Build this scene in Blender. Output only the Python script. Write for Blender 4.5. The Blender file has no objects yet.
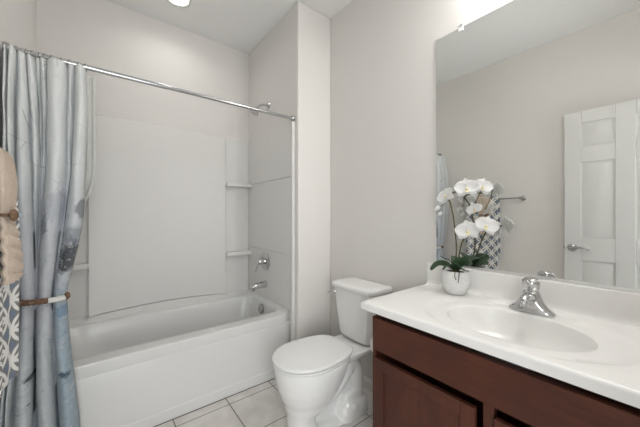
import bpy, bmesh, math, random
from mathutils import Vector, Matrix
random.seed(7)
PI = math.pi
SC = bpy.context.scene
COL = SC.collection

# ------------------------------------------------------------------ camera
FOC, YAW, CAMZ, CY0 = 281.2, 0.6632, 1.2222, 215.0
cam_d = bpy.data.cameras.new('camera'); cam = bpy.data.objects.new('camera', cam_d); COL.objects.link(cam)
cam_d.sensor_width = 36.0; cam_d.lens = 36.0 * FOC / 640.0
cam_d.shift_y = (CY0 - 213.5) / 640.0
cam_d.clip_start = 0.02
cam.location = (0, 0, CAMZ); cam.rotation_euler = (PI/2, 0, -YAW)
SC.camera = cam
# ------------------------------------------------------------------ world, lights, exposure
W = bpy.data.worlds.new('world'); SC.world = W; W.use_nodes = True
W.node_tree.nodes['Background'].inputs[0].default_value = (0.95, 0.97, 1.0, 1)
W.node_tree.nodes['Background'].inputs[1].default_value = 0.4
SC.view_settings.view_transform = 'Standard'; SC.view_settings.look = 'None'
SC.view_settings.gamma = 1.0; SC.view_settings.use_curve_mapping = False
SC.view_settings.exposure = 0.21
def area(name, loc, target, sx, sy, power, col=(1, 1, 1), spread=PI):
    d = bpy.data.lights.new(name, 'AREA'); d.shape = 'RECTANGLE'; d.size = sx; d.size_y = sy
    d.energy = power; d.color = col; d.spread = spread
    o = bpy.data.objects.new(name, d); COL.objects.link(o); o.location = loc
    o.rotation_euler = (Vector(target) - Vector(loc)).to_track_quat('-Z', 'Y').to_euler()
    return o
# added fill lights outside the open doorway behind the camera, brightening the room
area('doorway_fill', (-0.75, -1.25, 1.65), (1.1, 1.8, 1.2), 1.7, 2.0, 44, (0.96, 0.985, 1.0))  # added fill, angled to lift the surfaces that face left
area('doorway_fill_low', (0.10, -1.3, 0.9), (0.5, 1.6, 2.6), 1.6, 1.6, 27, (0.96, 0.985, 1.0))  # second added fill, aimed up towards the ceiling
# the vanity lamp above the mirror and the downlight over the tub
VANITY_W, DOWN_W = 7.5, 1.05

# ------------------------------------------------------------------ helpers
def at_plane(px, py, axis, val):
    u = (px - 320) / FOC; v = (CY0 - py) / FOC
    c, s = math.cos(YAW), math.sin(YAW)
    d = Vector((c*u + s, -s*u + c, v))
    o = Vector((0, 0, CAMZ)); t = (val - o[axis]) / d[axis]
    return o + d * t
def at_X(px, py, X): return at_plane(px, py, 0, X)
def at_Y(px, py, Y): return at_plane(px, py, 1, Y)
def s2l(c):
    return tuple((x/255/12.92 if x/255 <= 0.04045 else ((x/255+0.055)/1.055)**2.4) for x in c)

class NT:
    def __init__(s, name):
        s.m = bpy.data.materials.new(name); s.m.use_nodes = True; s.t = s.m.node_tree
        s.b = s.t.nodes['Principled BSDF']
    def n(s, typ, **kw):
        x = s.t.nodes.new(typ)
        for k, v in kw.items(): setattr(x, k, v)
        return x
    def l(s, a, b): s.t.links.new(a, b)
    def set(s, sock, v):
        if hasattr(v, 'is_output') or isinstance(v, bpy.types.NodeSocket): s.l(v, sock)
        else: sock.default_value = v
    def math(s, op, a, b=0.0, c=0.0):
        x = s.n('ShaderNodeMath', operation=op)
        s.set(x.inputs[0], a); s.set(x.inputs[1], b); s.set(x.inputs[2], c); return x.outputs[0]
    def mix(s, f, a, b, mode='MIX'):
        x = s.n('ShaderNodeMix', data_type='RGBA', blend_type=mode)
        s.set(x.inputs[0], f); s.set(x.inputs[6], a); s.set(x.inputs[7], b); return x.outputs[2]
    def ramp(s, f, stops):
        x = s.n('ShaderNodeValToRGB'); cr = x.color_ramp
        while len(cr.elements) < len(stops): cr.elements.new(0.5)
        for e, (p, c) in zip(cr.elements, stops):
            e.position = p; e.color = (*c, 1) if len(c) == 3 else c
        s.l(f, x.inputs[0]); return x.outputs[0]
    def step(s, x, a, b):
        y = s.n('ShaderNodeMapRange', interpolation_type='SMOOTHSTEP')
        s.set(y.inputs[0], x); y.inputs[1].default_value = a; y.inputs[2].default_value = b; return y.outputs[0]
    def noise(s, vec, scale, detail=3, rough=0.5, dist=0.0):
        x = s.n('ShaderNodeTexNoise'); x.inputs['Scale'].default_value = scale
        x.inputs['Detail'].default_value = detail; x.inputs['Roughness'].default_value = rough
        x.inputs['Distortion'].default_value = dist
        if vec is not None: s.l(vec, x.inputs['Vector'])
        return x.outputs['Fac']
    def coord(s, which='Object'): return s.n('ShaderNodeTexCoord').outputs[which]
    def scale(s, vec, sc):
        x = s.n('ShaderNodeMapping'); x.inputs['Scale'].default_value = sc; s.l(vec, x.inputs['Vector']); return x.outputs[0]
    def bump(s, h, strength, dist):
        x = s.n('ShaderNodeBump'); x.inputs['Strength'].default_value = strength; x.inputs['Distance'].default_value = dist
        s.l(h, x.inputs['Height']); s.l(x.outputs[0], s.b.inputs['Normal'])
    def base(s, c, rough=0.5, metal=0.0, spec=0.5):
        s.set(s.b.inputs['Base Color'], c if not isinstance(c, tuple) else (*c[:3], 1))
        s.set(s.b.inputs['Roughness'], rough); s.b.inputs['Metallic'].default_value = metal
        s.b.inputs['Specular IOR Level'].default_value = spec
        return s.m

def simple(name, rgb, rough=0.5, metal=0.0, spec=0.5, bump=None, var=0.0):
    k = NT(name); c = s2l(rgb)
    if var:
        nz = k.noise(k.coord(), 9, 3)
        a = tuple(min(1, x*(1-var)) for x in c); b = tuple(min(1, x*(1+var)) for x in c)
        k.base(k.mix(nz, (*a, 1), (*b, 1)), rough, metal, spec)
    else: k.base(c, rough, metal, spec)
    if bump: k.bump(k.noise(k.coord(), bump[0], 3), bump[1], bump[2])
    return k.m

M = {}
M['wall'] = simple('wall_paint', (224, 221, 217), 0.75, 0, 0.25, (160, 0.18, 0.0015))
M['ceil'] = simple('ceiling_paint', (238, 238, 236), 0.85, 0, 0.2, (120, 0.15, 0.002))
M['trim'] = simple('trim_paint', (228, 226, 222), 0.4, 0, 0.4)
M['door'] = simple('door_paint', (214, 214, 211), 0.42, 0, 0.4, (60, 0.05, 0.001))
M['acrylic'] = simple('tub_acrylic', (221, 221, 219), 0.22, 0, 0.45, None, 0.008)
k = NT('surround_fibreglass')
k.base(s2l((221, 220, 217)), 0.45, 0, 0.35); k.bump(k.noise(k.scale(k.coord(), (1, 1, 0.35)), 90, 2), 0.06, 0.001)
M['surround'] = k.m
M['porcelain'] = simple('vitreous_china', (238, 238, 236), 0.1, 0, 0.5, None, 0.006)
M['seat'] = simple('seat_plastic', (236, 236, 234), 0.2, 0, 0.45)
M['marble'] = simple('cultured_marble', (236, 235, 232), 0.24, 0, 0.5, None, 0.01)
k = NT('chrome'); k.base((0.60, 0.60, 0.605), 0.09, 1.0); M['chrome'] = k.m
k = NT('satin_nickel'); k.base((0.46, 0.455, 0.45), 0.22, 1.0); M['nickel'] = k.m
k = NT('rod_metal'); k.base((0.55, 0.555, 0.565), 0.16, 1.0); M['rod'] = k.m
k = NT('mirror_silver'); k.base((0.84, 0.85, 0.835), 0.0, 1.0); M['mirror'] = k.m
M['clip'] = simple('clear_plastic', (235, 235, 235), 0.15)
M['dark'] = simple('dark_recess', (38, 34, 32), 0.6)
def emis(name, col, st):
    k = NT(name); k.base((0.9, 0.9, 0.9), 0.5)
    k.b.inputs['Emission Color'].default_value = (*col, 1); k.b.inputs['Emission Strength'].default_value = st; return k.m

# wood: cherry stain, grain along the longest object axis
def wood(name, axis):
    k = NT(name); sc = [46, 46, 46]; sc[axis] = 2.6
    v = k.scale(k.coord(), tuple(sc))
    g = k.noise(v, 1.0, 5, 0.6, 0.6); blot = k.noise(k.coord(), 7, 3)
    c = k.ramp(g, [(0.28, s2l((66, 36, 26))), (0.5, s2l((84, 47, 34))), (0.75, s2l((95, 54, 39)))])
    c = k.mix(k.step(blot, 0.35, 0.75), c, (*s2l((72, 41, 31)), 1))
    k.base(c, 0.42, 0, 0.3); k.bump(g, 0.05, 0.001); return k.m
M['woodY'] = wood('cherry_wood_horizontal', 1); M['woodZ'] = wood('cherry_wood_vertical', 2)

# floor tile: 31.5 cm square grid with thin dark grout
k = NT('floor_tile')
pos = k.n('ShaderNodeNewGeometry').outputs['Position']
sep = k.n('ShaderNodeSeparateXYZ'); k.l(pos, sep.inputs[0])
P_ = 0.3155
def dist_line(s, off):
    f = k.math('FRACT', k.math('DIVIDE', k.math('SUBTRACT', s, off - 10*P_), P_))
    return k.math('MULTIPLY', k.math('SUBTRACT', 0.5, k.math('ABSOLUTE', k.math('SUBTRACT', f, 0.5))), P_)
d = k.math('MINIMUM', dist_line(sep.outputs[0], 0.342), dist_line(sep.outputs[1], 0.213))
tile = k.step(d, 0.0018, 0.0034)
cx = k.math('FLOOR', k.math('DIVIDE', k.math('SUBTRACT', sep.outputs[0], 0.342), P_))
cy = k.math('FLOOR', k.math('DIVIDE', k.math('SUBTRACT', sep.outputs[1], 0.213), P_))
comb = k.n('ShaderNodeCombineXYZ'); k.l(cx, comb.inputs[0]); k.l(cy, comb.inputs[1])
wn = k.n('ShaderNodeTexWhiteNoise'); k.l(comb.outputs[0], wn.inputs['Vector'])
nz = k.noise(pos, 7, 5, 0.6, 0.5)
c = k.mix(k.step(nz, 0.3, 0.72), (*s2l((212, 207, 202)), 1), (*s2l((230, 227, 223)), 1))
c = k.mix(k.math('MULTIPLY', wn.outputs[0], 0.15), c, (*s2l((204, 198, 192)), 1))
c = k.mix(tile, (*s2l((96, 90, 85)), 1), c)
k.base(c, 0.35, 0, 0.4); k.bump(tile, 0.5, 0.002); M['floor'] = k.m

# ---- mesh helpers
def obj(name, bm, mat, parent=None, smooth=True, bevel=0.0, seg=2, subsurf=0, autos=True):
    bmesh.ops.recalc_face_normals(bm, faces=bm.faces)
    me = bpy.data.meshes.new(name); bm.to_mesh(me); bm.free()
    if smooth:
        for p in me.polygons: p.use_smooth = True
    o = bpy.data.objects.new(name, me); COL.objects.link(o)
    for m_ in (mat if isinstance(mat, (list, tuple)) else [mat]): me.materials.append(m_)
    if parent is not None: o.parent = parent
    if bevel:
        b = o.modifiers.new('bevel', 'BEVEL'); b.width = bevel; b.segments = seg; b.limit_method = 'ANGLE'; b.angle_limit = 0.6
        b.harden_normals = True
    if subsurf:
        s_ = o.modifiers.new('sub', 'SUBSURF'); s_.levels = subsurf; s_.render_levels = subsurf
    if smooth and autos:
        try: me.set_sharp_from_angle(angle=0.7)
        except Exception: pass
    return o
def thing(name, label, cat, loc=(0, 0, 0), rz=0, group=None):
    o = bpy.data.objects.new(name, None); COL.objects.link(o); o.location = loc; o.rotation_euler = (0, 0, rz)
    o.empty_display_size = 0.05
    return tag(o, label, cat, group)
def tag(o, label, cat, group=None):
    o['label'] = label; o['category'] = cat
    if group: o['group'] = group
    return o
def struct(o, label=None):
    o['kind'] = 'structure'
    if label: o['label'] = label
    return o
def local(o_parent, o):
    """geometry was written in world space: keep it there under a moved Empty"""
    o.matrix_parent_inverse = (Matrix.Translation(o_parent.location) @ o_parent.rotation_euler.to_matrix().to_4x4()).inverted()
    return o
def bx(bm, x0, x1, y0, y1, z0, z1):
    vs = [bm.verts.new((x, y, z)) for z in (z0, z1) for x, y in ((x0, y0), (x1, y0), (x1, y1), (x0, y1))]
    for f in ((0, 3, 2, 1), (4, 5, 6, 7), (0, 1, 5, 4), (1, 2, 6, 5), (2, 3, 7, 6), (3, 0, 4, 7)): bm.faces.new([vs[i] for i in f])
    return vs
def box(name, x0, x1, y0, y1, z0, z1, mat, parent=None, bevel=0.0, seg=2):
    bm = bmesh.new(); bx(bm, x0, x1, y0, y1, z0, z1); return obj(name, bm, mat, parent, bevel > 0, bevel, seg, autos=False)
def loft(bm, rings, cap0=True, cap1=True, closed=True):
    R = [[bm.verts.new(p) for p in r] for r in rings]; n = len(R[0])
    for a, b in zip(R, R[1:]):
        for i in range(n if closed else n-1):
            j = (i+1) % n; bm.faces.new((a[i], a[j], b[j], b[i]))
    if cap0: bm.faces.new(R[0][::-1])
    if cap1: bm.faces.new(R[-1])
    return R
def tube(bm, pts, rad, n=12, cap=True):
    pts = [Vector(p) for p in pts]; rings = []; ref = None
    for i, p in enumerate(pts):
        t = (pts[min(i+1, len(pts)-1)] - pts[max(i-1, 0)]).normalized()
        if ref is None: ref = t.orthogonal().normalized()
        ref = (ref - t*ref.dot(t)).normalized(); b = t.cross(ref)
        r = rad[i] if isinstance(rad, (list, tuple)) else rad
        rings.append([p + (ref*math.cos(2*PI*q/n) + b*math.sin(2*PI*q/n))*r for q in range(n)])
    return loft(bm, rings, cap, cap)
def smooth_path(pts, m=8):
    pts = [Vector(p) for p in pts]; out = []
    for i in range(len(pts)-1):
        p0 = pts[max(i-1, 0)]; p1 = pts[i]; p2 = pts[i+1]; p3 = pts[min(i+2, len(pts)-1)]
        for q in range(m):
            t = q/m
            out.append(0.5*((2*p1) + (p2-p0)*t + (2*p0-5*p1+4*p2-p3)*t*t + (3*p1-p0-3*p2+p3)*t**3))
    return out + [pts[-1]]
def lathe(bm, prof, n=32, M_=Matrix.Identity(4)):
    rings = [[M_ @ Vector((r*math.cos(2*PI*q/n), r*math.sin(2*PI*q/n), h)) for q in range(n)] for r, h in prof]
    return loft(bm, rings)
def axis_mat(loc, direction):
    return Matrix.Translation(loc) @ Vector(direction).to_track_quat('Z', 'Y').to_matrix().to_4x4()
def sup(cx, cy, a, b, z, e=2.0, n=64):
    out = []
    for i in range(n):
        t = 2*PI*i/n; c, s = math.cos(t), math.sin(t)
        out.append(Vector((cx + a*math.copysign(abs(c)**(2/e), c), cy + b*math.copysign(abs(s)**(2/e), s), z)))
    return out
def lerp_table(tab, x):
    if x <= tab[0][0]: return tab[0][1:]
    for a, b in zip(tab, tab[1:]):
        if x <= b[0]:
            t = (x-a[0])/(b[0]-a[0]); return [p + (q-p)*t for p, q in zip(a[1:], b[1:])]
    return tab[-1][1:]

# ------------------------------------------------------------------ room dimensions
XL, XP, XR = -0.3346, 1.1654, 1.4876          # left wall, plumbing end wall, mirror wall
YE, YW, YB = -0.22, 1.758, 2.6453             # entry wall, partition front, back wall
ZC = 2.829
T_ = 0.11
struct(box('floor', XL-T_, XR+T_, -0.6, YB+T_, -0.08, 0, M['floor']))
struct(box('ceiling', XL-T_, XR+T_, YE-T_, YB+T_, ZC, ZC+0.1, M['ceil']))
struct(box('wall_left', XL-T_, XL, YE-T_, YB+T_, 0, ZC, M['wall']))
struct(box('wall_back', XL, XR+T_, YB, YB+T_, 0, ZC, M['wall']))
struct(box('wall_right', XR, XR+T_, YE-T_, YB, 0, ZC, M['wall']))
struct(box('wall_partition', XP, XR, YW, YB, 0, ZC, M['wall'], None, 0.010, 3))
bm = bmesh.new()
bx(bm, 0.50, XR, YE-T_, YE, 0, ZC); bx(bm, XL, 0.50, YE-T_, YE, 2.13, ZC)
struct(obj('wall_entry', bm, M['wall'], None, False))
bm = bmesh.new()
bx(bm, 0.49, 0.56, YE, YE+0.016, 0, 2.20); bx(bm, XL, 0.49, YE, YE+0.016, 2.12, 2.20)
struct(obj('trim_1', bm, M['trim'], None, True, 0.004))
def baseboard(name, a, b, nrm):
    a, b, nrm = Vector(a), Vector(b), Vector(nrm)
    prof = [(0, 0), (0.013, 0), (0.013, 0.050), (0.010, 0.060), (0.007, 0.066), (0.003, 0.073), (0, 0.075)]
    bm = bmesh.new(); loft(bm, [[p + nrm*d_ + Vector((0, 0, h)) for d_, h in prof] for p in (a, b)])
    return struct(obj(name, bm, M['trim'], None, False))
baseboard('baseboard_right', (XR, YW-0.014, 0), (XR, 0.856, 0), (-1, 0, 0))
baseboard('baseboard_partition', (XP+0.012, YW, 0), (XR, YW, 0), (0, -1, 0))
baseboard('baseboard_left', (XL, 1.82, 0), (XL, 0.64, 0), (1, 0, 0))

# open six-panel door lying against the left wall (seen in the mirror)
DX0, DX1, DY0, DY1, DZ0, DZ1 = -0.292, -0.257, -0.105, 0.627, 0.012, 2.105
bm = bmesh.new()
ys = [DY0, DY0+0.11, DY0+0.311, DY0+0.421, DY1-0.11, DY1]; zs = [DZ0, 0.20, 0.837, 1.03, 1.667, 1.80, 2.00, DZ1]
bx(bm, DX0, DX1-0.011, DY0, DY1, DZ0, DZ1)
def fr(y0, y1, z0, z1): bx(bm, DX1-0.011, DX1, y0, y1, z0, z1)
for i in (0, 2, 4): fr(ys[i], ys[i+1], DZ0, DZ1)
for i in (1, 3):
    for j in (0, 2, 4, 6): fr(ys[i], ys[i+1], zs[j], zs[j+1])
    for j in (1, 3, 5):
        y0, y1, z0, z1 = ys[i], ys[i+1], zs[j], zs[j+1]
        a = [Vector((DX1-0.011, y, z)) for y, z in ((y0+0.014, z0+0.014), (y1-0.014, z0+0.014), (y1-0.014, z1-0.014), (y0+0.014, z1-0.014))]
        b = [Vector((DX1-0.002, y, z)) for y, z in ((y0+0.044, z0+0.044), (y1-0.044, z0+0.044), (y1-0.044, z1-0.044), (y0+0.044, z1-0.044))]
        loft(bm, [a, b], False, True)
door = struct(obj('door_1', bm, M['door'], None, True, 0.004))
door['label'] = 'white six-panel door standing open against the wall, seen in the mirror'
bm = bmesh.new(); hy, hz = 0.573, 0.94
lathe(bm, [(0.0, 0), (0.033, 0), (0.033, 0.006), (0.026, 0.013), (0.013, 0.016), (0.011, 0.045), (0.0, 0.047)], 24, axis_mat((DX1, hy, hz), (1, 0, 0)))
tube(bm, smooth_path([(DX1+0.045, hy+0.006, hz), (DX1+0.047, hy-0.03, hz+0.004), (DX1+0.045, hy-0.07, hz+0.008), (DX1+0.043, hy-0.115, hz-0.004)]), [0.0095]*25, 10)
obj('door_lever', bm, M['nickel'], door)
bm = bmesh.new(); bx(bm, DX0+0.006, DX1-0.006, DY1-0.001, DY1+0.0015, hz-0.03, hz+0.03); bx(bm, DX0+0.012, DX1-0.012, DY1, DY1+0.008, hz-0.008, hz+0.008)
obj('latch_plate', bm, M['nickel'], door, False)
for hz_ in (0.25, 1.05, 1.88):
    bm = bmesh.new(); tube(bm, [(DX0-0.006, DY0-0.006, hz_-0.045), (DX0-0.006, DY0-0.006, hz_+0.045)], 0.006, 10); bx(bm, DX0-0.004, DX0+0.002, DY0-0.004, DY0+0.03, hz_-0.045, hz_+0.045)
    obj('hinge', bm, M['nickel'], door, False)

# ------------------------------------------------------------------ bathtub
TX0, TX1, TY0, TY1, TZ = XL+0.004, XP-0.003, 1.8717, YB-0.004, 0.455
tub = thing('bathtub', 'white alcove bathtub with a plain stepped apron behind the blue curtain', 'bathtub', ((TX0+TX1)/2, (TY0+TY1)/2, 0))
N = 96
def rect_ring(x0, x1, y0, y1, z, r):
    """rounded rectangle, N points by arc-length-like angle walk"""
    cx, cy = (x0+x1)/2, (y0+y1)/2; hx, hy = (x1-x0)/2, (y1-y0)/2; out = []
    for i in range(N):
        t = 2*PI*(i+0.5)/N; c, s = math.cos(t), math.sin(t)
        # map angle so the corners get their share of points
        m = 1/max(abs(c), abs(s)); px, py = c*m*hx, s*m*hy
        qx, qy = max(abs(px)-(hx-r), 0), max(abs(py)-(hy-r), 0)
        if qx > 0 and qy > 0:
            L = math.hypot(qx, qy); px = math.copysign(hx-r + qx/L*r, px); py = math.copysign(hy-r + qy/L*r, py)
        out.append(Vector((cx+px, cy+py, z)))
    return out
IX0, IX1, IY0, IY1 = -0.205, 1.124, 1.983, 2.535
def rim_z(r):     # the deck climbs to the wall flange at the back and both ends
    for p in r:
        e = min(p.x-TX0, TX1-p.x, TY1-p.y)
        p.z += 0.037*max(0, 1-e/0.055)**1.4
    return r
rings = [rect_ring(TX0, TX1, TY0, TY1, 0.385, 0.006), rect_ring(TX0, TX1, TY0, TY1, TZ-0.010, 0.006),
         rect_ring(TX0, TX1, TY0+0.001, TY1, TZ-0.004, 0.006), rect_ring(TX0, TX1, TY0+0.004, TY1, TZ-0.0008, 0.006), rect_ring(TX0, TX1, TY0+0.009, TY1, TZ, 0.006)]
rings.append(rect_ring(TX0+0.012, TX1-0.010, TY0+0.05, TY1-0.03, TZ, 0.02))
rings.append(rect_ring(TX0+0.06, TX1-0.018, TY0+0.08, TY1-0.055, TZ, 0.05))
rings.append(rect_ring(IX0-0.008, IX1+0.006, IY0-0.008, IY1+0.010, TZ, 0.060))
rings.append(rect_ring(IX0-0.003, IX1+0.003, IY0-0.003, IY1+0.004, TZ-0.003, 0.062))
rings.append(rect_ring(IX0+0.002, IX1-0.001, IY0+0.002, IY1-0.001, TZ-0.011, 0.066))
for dz, a, b, c_, r in ((0.05, 0.016, 0.006, 0.010, 0.08), (0.15, 0.07, 0.022, 0.03, 0.10), (0.25, 0.14, 0.045, 0.045, 0.13), (0.31, 0.19, 0.07, 0.065, 0.14), (0.335, 0.24, 0.11, 0.10, 0.13), (0.342, 0.32, 0.18, 0.15, 0.10)):
    rings.append(rect_ring(IX0+a, IX1-b, IY0+c_, IY1-c_, TZ-dz, r))
for r in rings[1:9]: rim_z(r)
bm = bmesh.new(); loft(bm, rings, False, True)
local(tub, obj('basin', bm, M['acrylic'], tub))
prof = [(0.40, 1.8760), (0.390, 1.8760), (0.387, 1.872), (0.382, 1.870), (0.076, 1.873), (0.070, 1.872), (0.066, 1.867), (0.061, 1.866), (0.0, 1.867), (0.0, 1.90), (0.40, 1.90)]
bm = bmesh.new(); loft(bm, [[Vector((x, y, z)) for z, y in prof] for x in (TX0, TX1)])
local(tub, obj('apron', bm, M['acrylic'], tub, True, 0.002))
bm = bmesh.new(); bx(bm, TX0+0.03, TX1-0.03, 1.8625, 1.8680, 0.0, 0.003)
jo = local(tub, obj('base_joint', bm, simple('joint_grout', (104, 98, 93), 0.8), tub, False)); jo['label'] = 'thin dark joint where the apron meets the tile'
ov = Vector((IX1-0.016, 2.255, 0.405))
bm = bmesh.new(); lathe(bm, [(0, -0.004), (0.042, -0.004), (0.043, 0.004), (0.038, 0.011), (0.012, 0.014), (0, 0.0145)], 32, axis_mat(ov, (-1, 0, 0.12)))
ovo = local(tub, obj('overflow_plate', bm, M['nickel'], tub)); ovo['label'] = 'round brushed overflow plate'
bm = bmesh.new(); lathe(bm, [(0, -0.002), (0.036, -0.002), (0.036, 0.003), (0.02, 0.004), (0, 0.002)], 24, axis_mat((0.88, 2.255, TZ-0.341), (0, 0, 1)))
local(tub, obj('drain', bm, M['chrome'], tub))

# ------------------------------------------------------------------ fibreglass surround
SZ0, SZ1 = 0.490, 1.952
sur = thing('tub_surround', 'white moulded wall surround with corner shelves above the bathtub', 'tub surround', (0.415, YB, SZ0))
PX = XP - 0.012
box_ = lambda n, *a, m='surround', bv=0.004: local(sur, box(n, *a, M[m], sur, bv, 3))
for x0, x1 in ((XL+0.012, -0.066), (0.918, PX)): box_('recess_panel', x0, x1, YB-0.012, YB-0.001, SZ0, SZ1-0.008)
# the raised centre panel, its foot gently arched
bm = bmesh.new(); nx = 24
front = []
for i in range(nx+1):
    x = -0.070 + 0.992*i/nx; t = (i/nx)*2-1
    front.append((x, SZ0 + 0.030*(1-t*t) - 0.002, YB-0.046 - 0.010*(1-t*t)*0.4))
yb = YB-0.0125
bm2 = bmesh.new(); loft(bm2, [[Vector((x, y+0.003, SZ0-0.030)), Vector((x, y+0.003, z0-0.0015)), Vector((x, yb, z0-0.0015)), Vector((x, yb, SZ0-0.030))] for x, z0, y in front]); local(sur, obj('foot_rail', bm2, M['surround'], sur, False))
rg = [[Vector((x, y, z0)), Vector((x, y, SZ1-0.015)), Vector((x, y+0.010, SZ1)), Vector((x, yb, SZ1)), Vector((x, yb, z0))] for x, z0, y in front]
loft(bm, rg); local(sur, obj('centre_panel', bm, M['surround'], sur, True, 0.010, 3))
for side in (0, 1):      # end panels, jointed in three courses
    x0, x1 = ((XL+0.001, XL+0.012), (PX, XP-0.001))[side]
    bm = bmesh.new()
    g = -1 if side else 1; xa, xb = (x1, x0) if side == 0 else (x0, x1)
    pr = [(xb, SZ0)] + [(xa, SZ0)] + [q for zz in (0.915, 1.517) for q in ((xa, zz-0.003), (xa-g*0.007, zz-0.001), (xa-g*0.007, zz+0.001), (xa, zz+0.003))] + [(xa, SZ1-0.015), (xb, SZ1-0.015)]
    loft(bm, [[Vector((x, y, z)) for x, z in pr] for y in (1.828, YB-0.001)])
    local(sur, obj('end_panel', bm, M['surround'], sur, False))
    x0, x1 = ((XL+0.001, XL+0.018), (PX-0.012, XP-0.001))[side]
    box_('edge_flange', x0, x1, 1.800, 1.828, TZ*0 + 0.0, SZ1-0.02, m='surround', bv=0.003)
    for z in (0.877, 1.522):
        xa, xb = ((XL+0.0125, -0.066), (0.918, PX-0.0005))[side]
        bm = bmesh.new(); nseg = 14; pts = []
        for i in range(nseg+1):      # shelf front bows forward to the end wall
            t = i/nseg; x = xa + (xb-xa)*t; u = t if side else 1-t
            pts.append((x, YB-0.088 - 0.012*math.sin(u*PI/2)))
        lo = [Vector((x, y, z-0.034)) for x, y in pts] + [Vector((xb, YB-0.0125, z-0.034)), Vector((xa, YB-0.0125, z-0.034))]
        hi = [Vector((p.x, p.y, z)) for p in lo]
        loft(bm, [lo, hi]); local(sur, obj('shelf', bm, M['surround'], sur, True, 0.006, 3))

# tub spout, valve, shower head
SY = 2.257
sp = thing('tub_spout', 'chrome tub spout low on the end wall below the valve', 'faucet', (PX, SY, 0.612))
bm = bmesh.new()
path = smooth_path([(PX, SY, 0.612), (PX-0.05, SY, 0.610), (PX-0.10, SY, 0.604), (PX-0.135, SY, 0.596)], 5)
tube(bm, path, [0.031 - 0.008*i/(len(path)-1) for i in range(len(path))], 20)
local(sp, obj('spout_body', bm, M['chrome'], sp))
bm = bmesh.new(); tube(bm, [(PX-0.117, SY, 0.596), (PX-0.120, SY, 0.568)], [0.015, 0.014], 16)
local(sp, obj('outlet', bm, M['chrome'], sp))
va = thing('shower_valve', 'round chrome shower valve with lever handle on the end wall', 'valve', (PX, SY, 0.815))
bm = bmesh.new(); lathe(bm, [(0, 0), (0.078, 0), (0.080, 0.004), (0.074, 0.011), (0.05, 0.016), (0.03, 0.018), (0, 0.018)], 40, axis_mat((PX, SY, 0.815), (-1, 0, 0)))
local(va, obj('escutcheon', bm, M['chrome'], va))
bm = bmesh.new(); lathe(bm, [(0, 0.0), (0.027, 0.0), (0.029, 0.02), (0.027, 0.045), (0.018, 0.056), (0, 0.059)], 24, axis_mat((PX-0.018, SY, 0.815), (-1, 0, 0)))
tube(bm, smooth_path([(PX-0.062, SY, 0.815), (PX-0.068, SY+0.012, 0.79), (PX-0.076, SY+0.024, 0.755), (PX-0.084, SY+0.030, 0.725)]), 0.0085, 10)
local(va, obj('handle', bm, M['chrome'], va))
HY = 2.225
sh = thing('showerhead', 'small chrome shower head on a bent arm above the curtain rod', 'shower head', (XP, HY, 2.18))
bm = bmesh.new(); lathe(bm, [(0, 0), (0.032, 0), (0.032, 0.004), (0.02, 0.013), (0.011, 0.016), (0, 0.016)], 28, axis_mat((XP, HY, 2.18), (-1, 0, 0)))
local(sh, obj('flange', bm, M['chrome'], sh))
bm = bmesh.new(); tube(bm, smooth_path([(XP-0.005, HY, 2.18), (XP-0.05, HY, 2.178), (XP-0.085, HY, 2.162), (XP-0.112, HY, 2.132)]), 0.0095, 12)
local(sh, obj('arm', bm, M['chrome'], sh))
bm = bmesh.new(); lathe(bm, [(0, -0.006), (0.012, -0.006), (0.014, 0.008), (0.018, 0.018), (0.030, 0.035), (0.042, 0.042), (0.044, 0.050), (0.040, 0.054), (0, 0.055)], 28, axis_mat((XP-0.108, HY, 2.136), (-0.62, 0, -0.78)))
local(sh, obj('spray_head', bm, M['chrome'], sh))

# ------------------------------------------------------------------ curtain rod, rings, curtain, liner, tieback
RY, RZ = 1.818, 1.957
rod = thing('curtain_rod', 'chrome shower curtain rod spanning the bathtub alcove', 'curtain rod', (0.415, RY, RZ))
bm = bmesh.new(); tube(bm, [(XL+0.004, RY, RZ), (0.30, RY, RZ)], 0.0125, 40); local(rod, obj('outer_tube', bm, M['rod'], rod))
bm = bmesh.new(); tube(bm, [(0.295, RY, RZ), (XP-0.010, RY, RZ)], 0.0108, 40); local(rod, obj('inner_tube', bm, M['rod'], rod))
for x, d in ((XL+0.0005, 1), (XP-0.0005, -1)):
    bm = bmesh.new(); lathe(bm, [(0, 0), (0.022, 0), (0.022, 0.012), (0.017, 0.022), (0, 0.022)], 24, axis_mat((x, RY, RZ), (d, 0, 0)))
    local(rod, obj('end_cap', bm, M['nickel'], rod))

CUR_LEV = [  # photo row, then left end, valleys, right end (in photo columns at the curtain's plane)
 (52,  [6, 10, 16, 25, 33.5, 38.5, 46.5, 67.5, 74.5, 85.5]),
 (107, [6, 9.5, 16.5, 29, 38, 41, 46, 67, 74, 87]),
 (170, [6, 9.5, 16.5, 31.5, 39.5, 42, 45, 65.5, 71, 85]),
 (215, [6, 9.5, 15.5, 32.5, 38, 40, 42, 62, 65, 83.5]),
 (250, [7, 10, 15, 33.5, 36, 37.5, 39, 57.5, 60, 77]),
 (285, [13, 15, 18, 34.2, 35, 36, 36.8, 52.5, 53.5, 68]),
 (300, [16, 17.5, 19, 34.3, 34.8, 35.3, 35.9, 51.3, 52.2, 65.5]),
 (318, [14.5, 16, 18, 34.0, 34.5, 35, 35.6, 52, 53, 67]),
 (340, [11, 14, 17, 33.7, 34.2, 34.8, 35.4, 52.8, 53.8, 68.5]),
 (380, [5, 9, 14, 34, 34.5, 35.2, 36, 55.3, 56.3, 73]),
 (427, [-2, 6, 12, 34, 34.8, 35.5, 36.3, 58, 59, 78.5]),
 (490, [-6, 3, 11, 35, 36, 37, 38, 60, 61, 82])]
def cur_y(z): return 1.812 - 0.035*max(0, min(1, (1.9-z)/1.0))
levels = []
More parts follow.
